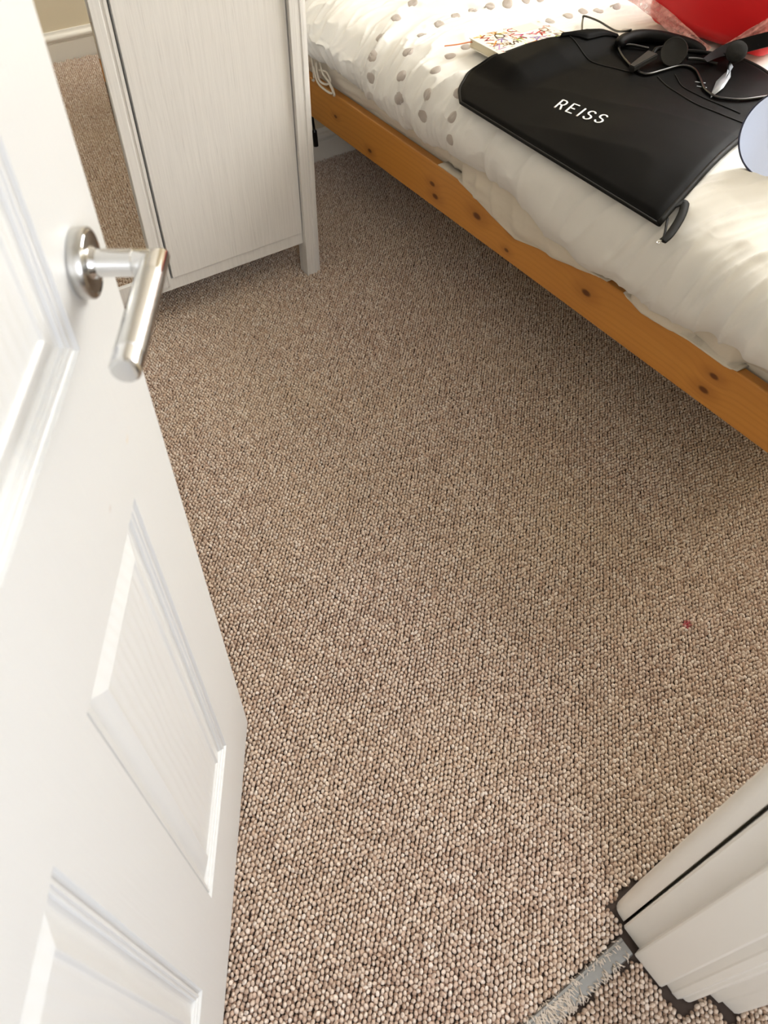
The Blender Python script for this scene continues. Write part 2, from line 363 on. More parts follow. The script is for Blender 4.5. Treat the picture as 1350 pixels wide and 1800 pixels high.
def window(name, axis, a0, a1, z0, z1, p, label):
    bm = bmesh.new(); f = .05
    def bx(a, b_, c, d):
        if axis == 'y': box(bm, p, p+.045, a, b_, c, d, .004)
        else: box(bm, a, b_, p, p+.045, c, d, .004)
    bx(a0, a0+f, z0, z1); bx(a1-f, a1, z0, z1); bx(a0+f, a1-f, z0, z0+f); bx(a0+f, a1-f, z1-f, z1); m = (a0+a1)/2; bx(m-.025, m+.025, z0+f, z1-f)
    w = struct(bm_obj(name, bm, M['skirt']), label, 'window')
    for s in ((a0+f, m-.025), (m+.025, a1-f)):
        d = (p+.02, p+.026, s[0], s[1], z0+f, z1-f) if axis == 'y' else (s[0], s[1], p+.02, p+.026, z0+f, z1-f)
        box_obj('window_pane', d, M['glass'], w)
    return w
window('window_1', 'y', wy0, wy1, wz0, wz1, RX1+.04, 'white framed bedroom window above the bed')
window('window_2', 'x', lx0, lx1, lz0, lz1, HY0-.085, 'white framed landing window opposite the doorway')

def skirting_profile(t=.018, h=.108):          # (depth from wall, height)
    p = [(0, 0), (t, 0), (t, h*.60), (t-.001, h*.66), (t+.002, h*.69)]
    p += [(t-.003+.008*math.cos(a), h*.79+.0105*math.sin(a)) for a in [math.radians(q) for q in (-60, -30, 0, 30, 60, 90)]]
    p += [(t-.008, h*.90), (t-.010, h*.93), (t-.012, h), (0, h)]
    return p
sk = skirting_profile()
bm = bmesh.new(); prism(bm, [(RY0+d, z) for d, z in sk], 'x', .541, RX1)
struct(bm_obj('baseboard_front', bm, M['skirt']), 'cream skirting board along the door wall, seen in the mirror', 'skirting')
bm = bmesh.new(); prism(bm, [(RY0+d, z) for d, z in sk], 'x', RX0, -.395)
struct(bm_obj('baseboard_front_left', bm, M['skirt']), 'cream skirting board behind the open door', 'skirting')
bm = bmesh.new(); prism(bm, [(RY1-d, z) for d, z in sk], 'x', RX0, RX1)
struct(bm_obj('baseboard_back', bm, M['skirt']), 'white skirting board in shadow under the far end of the bed', 'skirting')
bm = bmesh.new(); prism(bm, [(RX0+d, z) for d, z in sk], 'y', 0, RY1-.02)
struct(bm_obj('baseboard_left', bm, M['skirt']), 'white skirting board along the left bedroom wall', 'skirting')

# door frame: lining with rebate and stop, architraves on both faces
arc = [(.4665+.008*(1-math.cos(a)), -.140-.010*math.sin(a)) for a in [math.radians(q) for q in (0, 25, 50, 75, 90)]]
lin = [(.530, -.0215), (.4650, -.0215), (.4630, -.0245), (.4615, -.0570), (.4500, -.0585), (.4490, -.0610), (.4495, -.1090), (.4515, -.1120), (.4600, -.1140), (.4590, -.1240), (.4580, -.1265), (.4590, -.1360)] + arc + [(.503, -.1505), (.503, -.1545), (.530, -.1545)]
struct(prism_obj('trim_1', lin, 'z', .004, 2.0, M['gloss']), 'cream painted right-hand door lining with stepped stop', 'door lining')
mir = [(-.285-(x-.465), y) for x, y in lin][::-1]
struct(prism_obj('trim_2', mir, 'z', .004, 2.0, M['gloss']), 'cream painted hinge-side door lining', 'door lining')
struct(box_obj('trim_3', (-.322, .530, -.1545, -.0215, 2.0, 2.03), M['gloss']), 'cream painted door lining across the doorway head', 'door lining')
ar = [(.4690, -.0172), (.4705, -.0050), (.4725, .0010), (.4760, .0050), (.4810, .0075), (.490, .0085), (.528, .0105), (.5360, .0085), (.540, .0030), (.540, -.0172)]
a1 = struct(prism_obj('trim_4', ar, 'z', .003, 2.06, M['gloss']), 'cream rounded architrave on the bedroom side of the right jamb', 'architrave')
struct(prism_obj('trim_5', [(-.285-(x-.465), y) for x, y in ar][::-1], 'z', .003, 2.06, M['gloss']), 'cream architrave on the bedroom side of the hinge jamb', 'architrave')
ar2 = [(.5035, -.1555), (.5055, -.1700), (.5060, -.1740), (.5120, -.1752), (.5125, -.1800), (.5150, -.1960), (.5200, -.2000), (.575, -.2000), (.60, -.185), (.60, -.1555)]
struct(prism_obj('trim_6', ar2, 'z', .003, 2.06, M['gloss']), 'cream stepped architrave on the landing side of the right jamb', 'architrave')
autosmooth(a1)

# ------------------------------------------------------------------ loop pile carpets (counted by nobody: stuff)
def carpet(name, keep, x0, x1, y0, y1, label, seed):
    rs = np.random.RandomState(seed)
    d = np.array([-.702, -.712]); e = np.array([.712, -.702]); pa, pb = .0046, .0066
    A = np.array([[x0, y0], [x1, y0], [x0, y1], [x1, y1]]); c0 = A.mean(0); R = np.hypot(x1-x0, y1-y0)/2
    na, nb = int(R/pa)+2, int(R/pb)+2
    i, j = np.meshgrid(np.arange(-na, na), np.arange(-nb, nb), indexing='ij')
    off = np.where(j % 2 == 0, 0, 1.)+.18*np.sin(j*1.7)
    P = c0 + ((i+off)*pa)[..., None]*d + (j*pb)[..., None]*e
    P = P.reshape(-1, 2) + rs.normal(0, .00065, (i.size, 2)); hi = (i % 2 == 0).ravel()
    k = (P[:, 0] > x0) & (P[:, 0] < x1) & (P[:, 1] > y0) & (P[:, 1] < y1) & keep(P[:, 0], P[:, 1]); P = P[k]; hi = hi[k]; n = len(P)
    me = bpy.data.meshes.new(name)
    co_ = np.column_stack([P, rs.uniform(.0002, .0010, n)+hi*.0022]).astype(np.float32)
    me.vertices.add(n); me.vertices.foreach_set('co', co_.ravel())
    at = me.attributes.new('turn', 'FLOAT_VECTOR', 'POINT')
    rot = np.column_stack([rs.normal(0, .28, n), rs.normal(0, .28, n), math.atan2(d[1], d[0])+rs.normal(0, .22, n)]).astype(np.float32)
    at.data.foreach_set('vector', rot.ravel())
    at = me.attributes.new('size', 'FLOAT_VECTOR', 'POINT')
    s = (np.column_stack([rs.uniform(.85, 1.2, n), rs.uniform(.85, 1.15, n), rs.uniform(.85, 1.2, n)])*np.where(hi[:, None], [.0036, .0031, .0058], [.0032, .0030, .0046])).astype(np.float32)
    tn = me.attributes.new('tone', 'FLOAT', 'POINT'); tn.data.foreach_set('value', np.clip(hi*1.0+rs.normal(0, .16, n), 0, 1).astype(np.float32)); at = me.attributes['size']
    at.data.foreach_set('vector', s.ravel())
    o = link(name, me, M['carpet']); tag(o, label, 'carpet', kind='stuff')
    g = bpy.data.node_groups.new(name+'_loops', 'GeometryNodeTree')
    g.interface.new_socket('Geometry', in_out='INPUT', socket_type='NodeSocketGeometry'); g.interface.new_socket('Geometry', in_out='OUTPUT', socket_type='NodeSocketGeometry')
    N = g.nodes; gi, go = N.new('NodeGroupInput'), N.new('NodeGroupOutput')
    ico = N.new('GeometryNodeMeshIcoSphere'); ico.inputs['Radius'].default_value = 1; ico.inputs['Subdivisions'].default_value = 2
    sm = N.new('GeometryNodeSetShadeSmooth'); mt = N.new('GeometryNodeSetMaterial'); mt.inputs['Material'].default_value = M['carpet']
    ip = N.new('GeometryNodeInstanceOnPoints')
    def attr(nm):
        a = N.new('GeometryNodeInputNamedAttribute'); a.data_type = 'FLOAT_VECTOR'; a.inputs['Name'].default_value = nm; return a.outputs['Attribute']
    rt = N.new('FunctionNodeEulerToRotation')
    L = g.links.new
    L(ico.outputs['Mesh'], sm.inputs['Geometry']); L(sm.outputs['Geometry'], mt.inputs['Geometry'])
    L(gi.outputs[0], ip.inputs['Points']); L(mt.outputs['Geometry'], ip.inputs['Instance'])
    L(attr('turn'), rt.inputs[0]); L(rt.outputs[0], ip.inputs['Rotation']); L(attr('size'), ip.inputs['Scale'])
    L(ip.outputs[0], go.inputs[0])
    md = o.modifiers.new('loops', 'NODES'); md.node_group = g
    return o
def keep_room(x, y):
    ragged = .004*np.sin(x*90)+.003*np.sin(x*217+1)
    return ~((x > .462) & (y < .0165+ragged-.012*sst(.5, .62, x))) & (y > -.026+ragged*.4)  # ragged cut edge
def keep_land(x, y):
    ragged = .004*np.sin(x*80+2)+.003*np.sin(x*190)
    a = y < -.063+ragged*.6
    a &= ~((x > .4465+ragged*.2) & (y > -.156-ragged*.4)); a &= ~((x > .499+ragged*.5) & (y > -.203-ragged*.3))
    a &= ~((x < -.262) & (y > -.2))
    return a
carpet('bedroom_carpet', keep_room, RX0, 2.0, -.03, RY1-.018, 'beige brown loop pile carpet covering the bedroom floor', 1)
carpet('landing_carpet', keep_land, -.40, .95, -.75, -.05, 'beige brown loop pile carpet beyond the metal threshold strip at the landing', 2)

# threshold strip with frayed carpet edges
th = empty('threshold_strip', (.09, -.042, 0), 'worn grey metal carpet strip across the doorway floor', 'threshold strip')
prof = [(-.058, .001), (-.056, .0038), (-.050, .0052), (-.036, .0060), (-.0345, .0078), (-.031, .0078), (-.0295, .0050), (-.028, .001)]
autosmooth(prism_obj('metal_bar', [(y, z) for y, z in prof], 'x', -.275, .448, M['metal'], th), .5)
bm = bmesh.new(); rr = random.Random(5)
for k in range(1500):
    x = -.26+.70*rr.random(); side = rr.random() < .55
    dens = 1 if x < .33 else .55
    if rr.random() > dens: continue
    y = (-.0285 if side else -.060)+rr.uniform(-.003, .003); l = rr.uniform(.006, .016)*(1.5 if x < .34 else .85); a = (-1 if side else 1)*math.pi/2+rr.uniform(-.9, .9)
    p0 = Vector((x, y, .002)); p2 = p0+Vector((math.cos(a)*l, math.sin(a)*l, rr.uniform(.002, .006))); p1 = (p0+p2)/2+Vector((0, 0, rr.uniform(.002, .005)))
    tube(bm, [p0, p1, p2], rr.uniform(.0005, .0011), 4)
tag(bm_obj('frayed_fibre', bm, M['fray'], th, True), 'pale frayed carpet fibres along both edges', kind='stuff')

tag(tube_obj('black_tube', [(1.300, 2.272, .235), (1.303, 2.262, .17), (1.306, 2.258, .12), (1.308, 2.256, .075)], lambda f: .0045+.004*(f > .6), M['cable'], None, 10, 10), 'short black tube hanging beside the wardrobe in the shadow behind the bed', 'cable')  # unidentified slim dark shape, modelled as a hanging tube

# small pink fluff
bm = bmesh.new()
for k in range(16):
    p = Vector((.962+rr.gauss(0, .0035), .290+rr.gauss(0, .0035), .0045)); q = p+Vector((rr.uniform(-.006, .006), rr.uniform(-.006, .006), rr.uniform(0, .003)))
    tube(bm, [p, (p+q)/2+Vector((0, 0, .003)), q], .0008, 5)
tag(bm_obj('lint_speck', bm, M['lint'], None, True), 'tiny speck of pink lint lying on the carpet', 'lint')

# ------------------------------------------------------------------ the open door
dang = math.atan2(.841, .542)
door_m = Matrix.Translation((-.272, -.042, 0)) @ Matrix.Rotation(dang, 4, 'Z')
T = .036; xs = [0, .116, .326, .432, .644, .762]; zs = [.014, .200, .787, .959, 1.56, 1.66, 1.86, 1.981]
cells = [(i, j) for i in (1, 3) for j in (1, 3, 5)]
bm = bmesh.new()
def quad(p): bm.faces.new([bm.verts.new(q) for q in p])
for i in range(5):
    for j in range(7):
        if (i, j) in cells: continue
        for y in (0, T): quad([(xs[i], y, zs[j]), (xs[i+1], y, zs[j]), (xs[i+1], y, zs[j+1]), (xs[i], y, zs[j+1])])
x0, x1, z0, z1 = xs[0], xs[-1], zs[0], zs[-1]
quad([(x0, 0, z0), (x0, T, z0), (x0, T, z1), (x0, 0, z1)]); quad([(x1, 0, z0), (x1, T, z0), (x1, T, z1), (x1, 0, z1)])
quad([(x0, 0, z0), (x1, 0, z0), (x1, T, z0), (x0, T, z0)]); quad([(x0, 0, z1), (x1, 0, z1), (x1, T, z1), (x0, T, z1)])
bmesh.ops.remove_doubles(bm, verts=bm.verts, dist=1e-5)
door = struct(bm_obj('door_1', bm, M['door']), 'white moulded panel door standing open on the left', 'door'); door.matrix_world = door_m
RINGS = [(0, 0), (.0012, .0030), (.0034, .0046), (.0052, .0046), (.0060, .0026), (.0086, .0026), (.0096, .0044), (.0124, .0050), (.0134, .0078), (.0170, .0090), (.0200, .0090), (.0410, .0022), (.0425, .0026), (.0450, .0046), (.0475, .0050)]
def panel(i, j, back=False):
    a0, a1, b0, b1 = xs[i], xs[i+1], zs[j], zs[j+1]; vs, fs = [], []
    for (ins, dep) in RINGS:
        y = T-dep if back else dep
        vs += [(a0+ins, y, b0+ins), (a1-ins, y, b0+ins), (a1-ins, y, b1-ins), (a0+ins, y, b1-ins)]
    for k in range(len(RINGS)-1):
        for q in range(4): fs.append((4*k+q, 4*k+(q+1) % 4, 4*k+4+(q+1) % 4, 4*k+4+q))
    n = 4*(len(RINGS)-1); fs.append((n, n+1, n+2, n+3))
    bm = bmesh.new(); bv = [bm.verts.new(v) for v in vs]; [bm.faces.new([bv[q] for q in f]) for f in fs]
    bmesh.ops.recalc_face_normals(bm, faces=bm.faces)
    if (sum(f.normal.y*f.calc_area() for f in bm.faces) > 0) != back: bmesh.ops.reverse_faces(bm, faces=bm.faces)
    me = bpy.data.meshes.new('door_panel'); bm.to_mesh(me); bm.free(); return link('door_panel', me, M['panel'], door, local=True)
for c in cells: panel(*c); panel(*c, True)

# lever handle, in door coordinates: -y points out of the visible face, -x towards the hinge
hx, hz = .762-.068, 1.000
dh = bpy.data.objects.new('door_handle', None); C.objects.link(dh); dh.parent = door; dh.empty_display_size = .03; dh.location = (hx, 0, hz)
dh['label'] = 'satin and polished chrome lever handle on a round rose'
bm = bmesh.new(); lathe(bm, [(.0255, 0), (.0262, .0010), (.0262, .0092), (.0254, .0104), (.0240, .0108)], (0, 0, 0), (0, -1, 0), 64)
rose = autosmooth(bm_obj('rose', bm, M['satin'], dh, local=True))
bm = bmesh.new(); lathe(bm, [(.0240, .0106), (.0232, .0112), (.0205, .0104), (.0165, .0092), (.0130, .0098), (.0118, .0120), (.0112, .0150)], (0, 0, 0), (0, -1, 0), 64)
autosmooth(bm_obj('rose_cap', bm, M['chrome'], dh, local=True), .9)
RL, OUT = .0102, .0560
def mitred(bm, org, d1, d2, start, rad, extra=()):
    """round bar ending at org in a 45 degree cut towards d2"""
    d1, d2 = Vector(d1), Vector(d2); w = d1.cross(d2); seg = 48
    def ring(t, r_, cut=False): return [bm.verts.new(Vector(org)+d1*(-(math.cos(a)*r_) if cut else t)+d2*(math.cos(a)*r_)+w*(math.sin(a)*r_)) for a in [2*math.pi*k/seg for k in range(seg)]]
    rings = [ring(t, r_) for t, r_ in start]+[ring(0, rad, True)]
    for a, c in zip(rings, rings[1:]):
        for k in range(seg): bm.faces.new((a[k], a[(k+1) % seg], c[(k+1) % seg], c[k]))
    bm.faces.new(rings[0][::-1]); bm.faces.new(rings[-1])
bm = bmesh.new(); mitred(bm, (0, -OUT, 0), (0, -1, 0), (-1, 0, 0), [(-OUT+.010, .0112), (-OUT+.016, RL), (-.0150, RL), (-.0146, RL-.0003), (-.0140, RL)], RL)
autosmooth(bm_obj('neck', bm, M['chrome'], dh, local=True), .5)
bm = bmesh.new(); mitred(bm, (0, -OUT, 0), (1, 0, 0), (0, 1, 0), [(-.0180, RL), (-.0146, RL), (-.0140, RL)], RL)
autosmooth(bm_obj('elbow', bm, M['chrome'], dh, local=True), .5)
bm = bmesh.new(); lathe(bm, [(RL-.0004, .0175), (RL+.0004, .0182), (RL+.0004, .1050), (RL-.0004, .1056)], (0, -OUT, 0), (-1, 0, 0), 48)
autosmooth(bm_obj('lever_grip', bm, M['satin'], dh, local=True), .5)
bm = bmesh.new(); lathe(bm, [(RL-.0002, .1054), (RL+.0002, .1060), (RL+.0002, .1205), (RL-.0008, .1222), (RL-.0020, .1226)], (0, -OUT, 0), (-1, 0, 0), 48)
autosmooth(bm_obj('end_cap', bm, M['chrome'], dh, local=True), .5)

# ------------------------------------------------------------------ wardrobe
wd = empty('wardrobe', (.336, 2.0, 0), 'white washed wooden wardrobe with a mirrored middle door', 'wardrobe')
WF = 1.732; WX0, WX1 = -.318, .9925
def post(xa, xb, flip):
    w = xb-xa; pts = [(0, .030), (0, -.012), (.022, -.012), (.0235, -.0095), (.0265, -.0095), (.028, -.012), (.0315, -.012), (.033, -.0085), (.037, -.0085), (.0385, -.006), (w, -.005), (w, .030)]
    pts = [((xa+x) if not flip else (xb-x), WF+y) for x, y in pts]
    if flip: pts = pts[::-1]
    return prism_obj('corner_post', pts, 'z', .0045, 1.88, M['ward'], wd)
post(.947, WX1, False); post(WX0, WX0+.0455, True)
for xa in (.9625, WX0): box_obj('rear_leg', (xa, xa+.03, 2.245, 2.275, .0045, .11), M['ward'], wd)
for xa in (.968, WX0+.006): box_obj('side_panel', (xa, xa+.018, WF+.030, 2.275, .11, 1.88), M['ward'], wd)
box_obj('back_panel', (WX0+.024, .968, 2.265, 2.275, .11, 1.88), M['ward'], wd)
box_obj('top_panel', (WX0-.015, WX1+.015, WF-.03, 2.28, 1.88, 1.905), M['ward'], wd, .003)
box_obj('bottom_panel', (WX0+.024, .968, WF+.024, 2.265, .118, .134), M['ward'], wd)
box_obj('bottom_rail', (WX0+.046, .9465, WF+.004, WF+.024, .104, .1375), M['ward'], wd, .0012)
for xa in (.1245, .529): box_obj('partition', (xa, xa+.016, WF+.026, 2.265, .134, 1.88), M['dark'], wd)  # boards coloured near-black so the door gaps read as deep shade
for (xa, xb) in ((.5520, .9445), (WX0+.048, .1195)):
    d = box_obj('wardrobe_door', (xa, xb, WF, WF+.018, .1385, 1.865), M['ward'], wd, .0012)
    bmk = bmesh.new(); kx = xa+.03 if xa > .4 else xb-.03; lathe(bmk, [(.006, 0), (.005, .012), (.014, .018), (.015, .024), (.010, .028)], (kx, WF, 1.05), (0, -1, 0), 32)
    k = autosmooth(bm_obj('knob', bmk, M['ward'], None)); k.parent = d
mfx0, mfx1, mfz0, mfz1 = .1235, .5450, .1195, 1.865; sw = .0375
bm = bmesh.new()
stile = [(0, .018), (0, -.002), (sw*.18, -.002), (sw*.24, .0005), (sw*.34, .0005), (sw*.40, -.0018), (sw-.0015, -.0018), (sw, -.0005), (sw, .018)]
prism(bm, [(mfx1-x, WF+y) for x, y in stile][::-1], 'z', mfz0, mfz1); prism(bm, [(mfx0+x, WF+y) for x, y in stile], 'z', mfz0, mfz1)
box(bm, mfx0+sw, mfx1-sw, WF-.0015, WF+.018, mfz0, mfz0+.040); box(bm, mfx0+sw, mfx1-sw, WF-.0015, WF+.018, mfz1-.04, mfz1)
md_ = bm_obj('mirror_door', bm, M['ward'], wd)
mtilt = math.radians(.55)
def mz(z): return WF+.0035-(z-.30)*math.tan(mtilt)
bm = bmesh.new(); a0, a1, b0, b1 = mfx0+sw+.0005, mfx1-sw-.0005, mfz0+.0405, mfz1-.0405; bv = .004
pts = [(a0, mz(b0)+.0012, b0), (a1, mz(b0)+.0012, b0), (a1, mz(b1)+.0012, b1), (a0, mz(b1)+.0012, b1), (a0+bv, mz(b0+bv), b0+bv), (a1-bv, mz(b0+bv), b0+bv), (a1-bv, mz(b1-bv), b1-bv), (a0+bv, mz(b1-bv), b1-bv)]
pts += [(p[0], WF+.0165, p[2]) for p in pts[:4]]
V = [bm.verts.new(p) for p in pts]
for f in [(4, 5, 6, 7), (0, 1, 5, 4), (1, 2, 6, 5), (2, 3, 7, 6), (3, 0, 4, 7), (0, 8, 9, 1), (1, 9, 10, 2), (2, 10, 11, 3), (3, 11, 8, 0), (8, 11, 10, 9)]: bm.faces.new([V[q] for q in f])
mg = bm_obj('mirror_glass', bm, M['mirror'], None); mg.parent = md_

# ------------------------------------------------------------------ bed
bd = empty('bed', (1.95, 1.3, 0), 'orange varnished pine bed frame under the white duvet', 'bed')
BX0, BX1, BY0, BY1 = 1.195, 2.735, .395, 2.27  # unseen far side widened towards the wall to block light under the bed
RB, RT = .265, .379
box_obj('side_rail', (BX0, BX0+.024, BY0, BY1, RB, RT), M['pine'], bd, .0035)
box_obj('side_rail', (BX1-.024, BX1, BY0, BY1, RB, RT), M['pine'], bd, .0035)
for y in (BY0, BY1-.024): box_obj('end_rail', (BX0+.024, BX1-.024, y, y+.024, RB, RT), M['pine'], bd, .003)
for x in (BX0+.34, BX1-.40):
    for y in (BY0+.024, BY1-.084): box_obj('bed_leg', (x, x+.06, y, y+.06, .0045, RB+.08), M['pine'], bd, .003)
for k in range(12):
    y = .46+k*.15; box_obj('slat', (BX0+.024, BX1-.024, y, y+.07, RB+.045, RB+.058), M['pine'], bd)

# mattress wrapped in a beige sheet, its lower edge hanging over the rail
SH_Y = [.17, .453, .48, .554, .642, .761, .832, .899, 1.022, 1.074, 1.152, 1.24, 1.323, 1.379, 1.5, 1.7, 1.9, 2.27]
SH_Z = [.388, .387, .389, .376, .378, .368, .383, .379, .356, .352, .335, .351, .370, .380, .3815, .384, .3835, .385]
ny, nt = 420, 44
Y, Tt = np.meshgrid(np.linspace(.40, 2.24, ny), np.linspace(0, 1, nt), indexing='ij')
low = np.interp(Y, SH_Y, SH_Z)
over = sst(.381, .374, low)
prof_t = [0, .08, .2, .45, .7, .85, 1.0]
xb = np.interp(Tt, prof_t, [1.2, 1.19, 1.187, 1.189, 1.196, 1.215, 1.30])
xin = np.interp(Tt, prof_t, [1.232, 1.222, 1.206, 1.199, 1.199, 1.215, 1.30])
Xs = xb*over+xin*(1-over)
Zs = np.interp(Tt, prof_t, [0, .004, .03, .075, .13, .165, .185])+low-np.interp(Tt, [0, .3, 1], [0, .3, 1])*(low-.378)
yw = Y+.18*(Zs-.4)*np.sign(.5-vn(Y*3, Y*0, 11))
fold = (1-np.abs(2*vn(yw*16, Zs*9, 12)-1))**2
Xs = Xs-.009*(fold-.35)*(1-Tt*.6)-.010*(vn(Y*5, Zs*12, 13)-.5)*(1-Tt)-.004*((1-np.abs(2*vn(Y*9+Zs*25, Zs*50, 14)-1))**2-.3)
Xs = np.minimum(Xs, np.where((Zs < RT+.002) & (over > .3), BX0-.0025, 9))
Xs = np.where((Zs < RT+.002) & (over <= .3), np.minimum(Xs, BX0-.0015), Xs)
verts = np.stack([Xs, Y, Zs], -1).reshape(-1, 3); idx = np.arange(ny*nt).reshape(ny, nt)
faces = np.stack([idx[:-1, :-1], idx[1:, :-1], idx[1:, 1:], idx[:-1, 1:]], -1).reshape(-1, 4)
ma = empty('mattress', (1.9, 1.2, RB+.06), 'mattress in a beige fitted sheet, bulging over the pine rail', 'mattress')
so = mesh_obj('fitted_sheet', verts, faces, M['sheet'], ma, True)
so.modifiers.new('thick', 'SOLIDIFY').thickness = .002
box_obj('mattress_core', (1.225, 2.70, .43, 2.23, RB+.06, .552), M['sheet'], ma, .03)
# knotted tie cord at the sheet's far corner
cords = [[(1.186, 2.02, .440), (1.180, 2.005, .415), (1.176, 1.985, .402), (1.178, 1.955, .404), (1.182, 1.94, .418), (1.184, 1.965, .432), (1.182, 2.0, .425)],
         [(1.184, 2.03, .425), (1.176, 2.0, .395), (1.178, 1.96, .386), (1.18, 1.93, .388), (1.178, 1.925, .400), (1.182, 1.95, .410)],
         [(1.186, 2.00, .447), (1.18, 1.975, .425), (1.178, 1.935, .412), (1.178, 1.915, .392), (1.182, 1.925, .384)],
         [(1.188, 2.05, .455), (1.184, 2.035, .42), (1.182, 2.03, .39), (1.186, 2.045, .383)]]
bm = bmesh.new()
for c in cords: tube(bm, smooth_path(c, 8), .0032, 6)
tag(bm_obj('tie_cord', bm, M['sheet'], ma, True), 'looped beige tie cord at the far corner')

# duvet
ny, nt = 520, 300
tt = np.concatenate([np.linspace(0, 8, 250), np.linspace(8, 11, 51)[1:]]); nt = len(tt)
Tt, Y = np.meshgrid(tt, np.linspace(.38, 2.235, ny), indexing='ij')
x, y, z = duvet(Tt, Y)
endd = sst(.445, .38, Y); z = z-endd**2*.07; z = z-sst(2.2, 2.235, Y)*.02
verts = np.stack([x, y, z], -1).reshape(-1, 3); idx = np.arange(nt*ny).reshape(nt, ny)
faces = np.stack([idx[:-1, :-1], idx[1:, :-1], idx[1:, 1:], idx[:-1, 1:]], -1).reshape(-1, 4)
dv = mesh_obj('duvet', verts, faces, M['duvet'], None, True)
tag(dv, 'white cotton duvet with rows of grey embroidered dots', 'duvet')
for (t0, y0) in DOTS:
    R0 = .0138*random.uniform(.93, 1.06); rings, seg = 5, 22
    e = .02; a = np.array(duvet_base(t0-e, y0)); b_ = np.array(duvet_base(t0+e, y0)); sp = float(np.hypot(*(b_-a))/(2*e))
    tv, yv, uv, bumpz = [t0], [y0], [(.5, .5)], [.0026]
    for q in range(1, rings+1):
        for k in range(seg):
            an = 2*math.pi*k/seg; f = q/rings
            tv.append(t0+R0*f*math.cos(an)/sp); yv.append(y0+R0*f*math.sin(an)); uv.append((.5+.5*f*math.cos(an), .5+.5*f*math.sin(an))); bumpz.append(.0026*(1-f**4)-.0006*(f == 1))
    tv, yv = np.array(tv), np.array(yv); p = np.stack(duvet(tv, yv), -1)
    pa = np.stack(duvet(tv+.01, yv), -1); pb = np.stack(duvet(tv, yv+.002), -1)
    n = np.cross(pa-p, pb-p); n /= np.linalg.norm(n, axis=1)[:, None]; n *= np.sign(n[:, 2:3]*1.0+.0-0*n[:, :1]) if t0 > 4.2 else -np.sign(n[:, 0:1])
    p = p+n*np.array(bumpz)[:, None]
    fs = [(0, 1+k, 1+(k+1) % seg) for k in range(seg)]
    for q in range(rings-1):
        for k in range(seg): fs.append((1+q*seg+k, 1+(q+1)*seg+k, 1+(q+1)*seg+(k+1) % seg, 1+q*seg+(k+1) % seg))
    d = mesh_obj('embroidered_dot', p, fs, M['dot'], None, True); d.parent = dv
    ul = d.data.uv_layers.new(name='UVMap')
    for lp in d.data.loops: ul.data[lp.index].uv = uv[lp.vertex_index]

# ------------------------------------------------------------------ garment bag
def curve_pts(P, n, smooth=True):
    p = smooth_path([Vector(q) for q in P], 12) if smooth and len(P) > 2 else [Vector(q) for q in P]
    a = np.array(p); d = np.r_[0, np.cumsum(np.linalg.norm(np.diff(a[:, :2], axis=0), axis=1))]; s = np.linspace(0, d[-1], n)
    return np.stack([np.interp(s, d, a[:, k]) for k in range(3)], -1)
NU, NV = 150, 150
SAp, SCp = curve_pts(SA, NU, False), curve_pts(SC, NV); SBp, SDp = curve_pts(SB, NV), curve_pts(SD, NU)
U, Vv = np.meshgrid(np.linspace(0, 1, NU), np.linspace(0, 1, NV), indexing='ij'); U3, V3 = U[..., None], Vv[..., None]
Pg = (1-V3)*SAp[:, None]+V3*SDp[:, None]+(1-U3)*SCp[None]+U3*SBp[None]-((1-U3)*(1-V3)*SAp[0]+U3*(1-V3)*SAp[-1]+(1-U3)*V3*SDp[0]+U3*V3*SDp[-1])
def bagz(x, y):
    w = .010*(vn(x*5, y*5, 21)-.5)+.0018*((1-np.abs(2*vn(x*7+y*3, y*5-x*3, 22)-1))**2-.3)+.0012*(vn(x*22, y*15, 23)-.5)
    return zb(x, y)+.0035+w*sst(1.13, 1.20, x)
gx, gy = Pg[..., 0], Pg[..., 1]; gz = bagz(gx, gy)
edge = np.minimum(np.minimum(U, 1-U), np.minimum(Vv, 1-Vv)); gz = gz-.004*sst(.03, 0, edge)
idx = np.arange(NU*NV).reshape(NU, NV); faces = np.stack([idx[:-1, :-1], idx[1:, :-1], idx[1:, 1:], idx[:-1, 1:]], -1).reshape(-1, 4)
gb = empty('garment_bag', (1.43, 1.08, .60), 'black folded suit bag with white lettering lying on the duvet', 'garment bag')
go_ = mesh_obj('bag_cover', np.stack([gx, gy, gz], -1).reshape(-1, 3), faces, M['bag'], gb, True)
go_.data.update()
if go_.data.polygons[100].normal.z < 0: go_.data.flip_normals()
sm_ = go_.modifiers.new('thick', 'SOLIDIFY'); sm_.thickness = .007; sm_.offset = -1
def onb(p, lift=.0): return Vector((p[0], p[1], float(bagz(np.array(p[0]), np.array(p[1])))+lift))
def rim(a): return [Vector((gx[i, j], gy[i, j], gz[i, j]-.002)) for i, j in a]
edge_path = rim([(i, 0) for i in range(NU-1, 0, -3)]+[(0, j) for j in range(0, NV, 3)])
tube_obj('edge_binding', edge_path, .0036, M['binding'], gb, 8, raw=True)
tube_obj('edge_binding', rim([(NU-1, j) for j in range(0, NV, 3)]), .0058, M['binding'], gb, 8, raw=True)
tube_obj('edge_binding', rim([(i, NV-1) for i in range(0, NU, 3)]), .0060, M['binding'], gb, 8, raw=True)
for s_ in ([(1.4546, 1.3453), (1.4500, 1.3246), (1.446, 1.258), (1.4617, 1.2031), (1.4802, 1.1612)], [(1.5086, 1.1164), (1.4908, 1.0755), (1.4804, 1.0342), (1.472, .9774), (1.4796, .9202), (1.4918, .873)]):
    tube_obj('seam', [onb(p, .0006) for p in smooth_path([(*q, 0) for q in s_], 10)], .0014, M['binding'], gb, 6, raw=True)
box_b = bmesh.new()                                             # wide facing band beside the lower seam
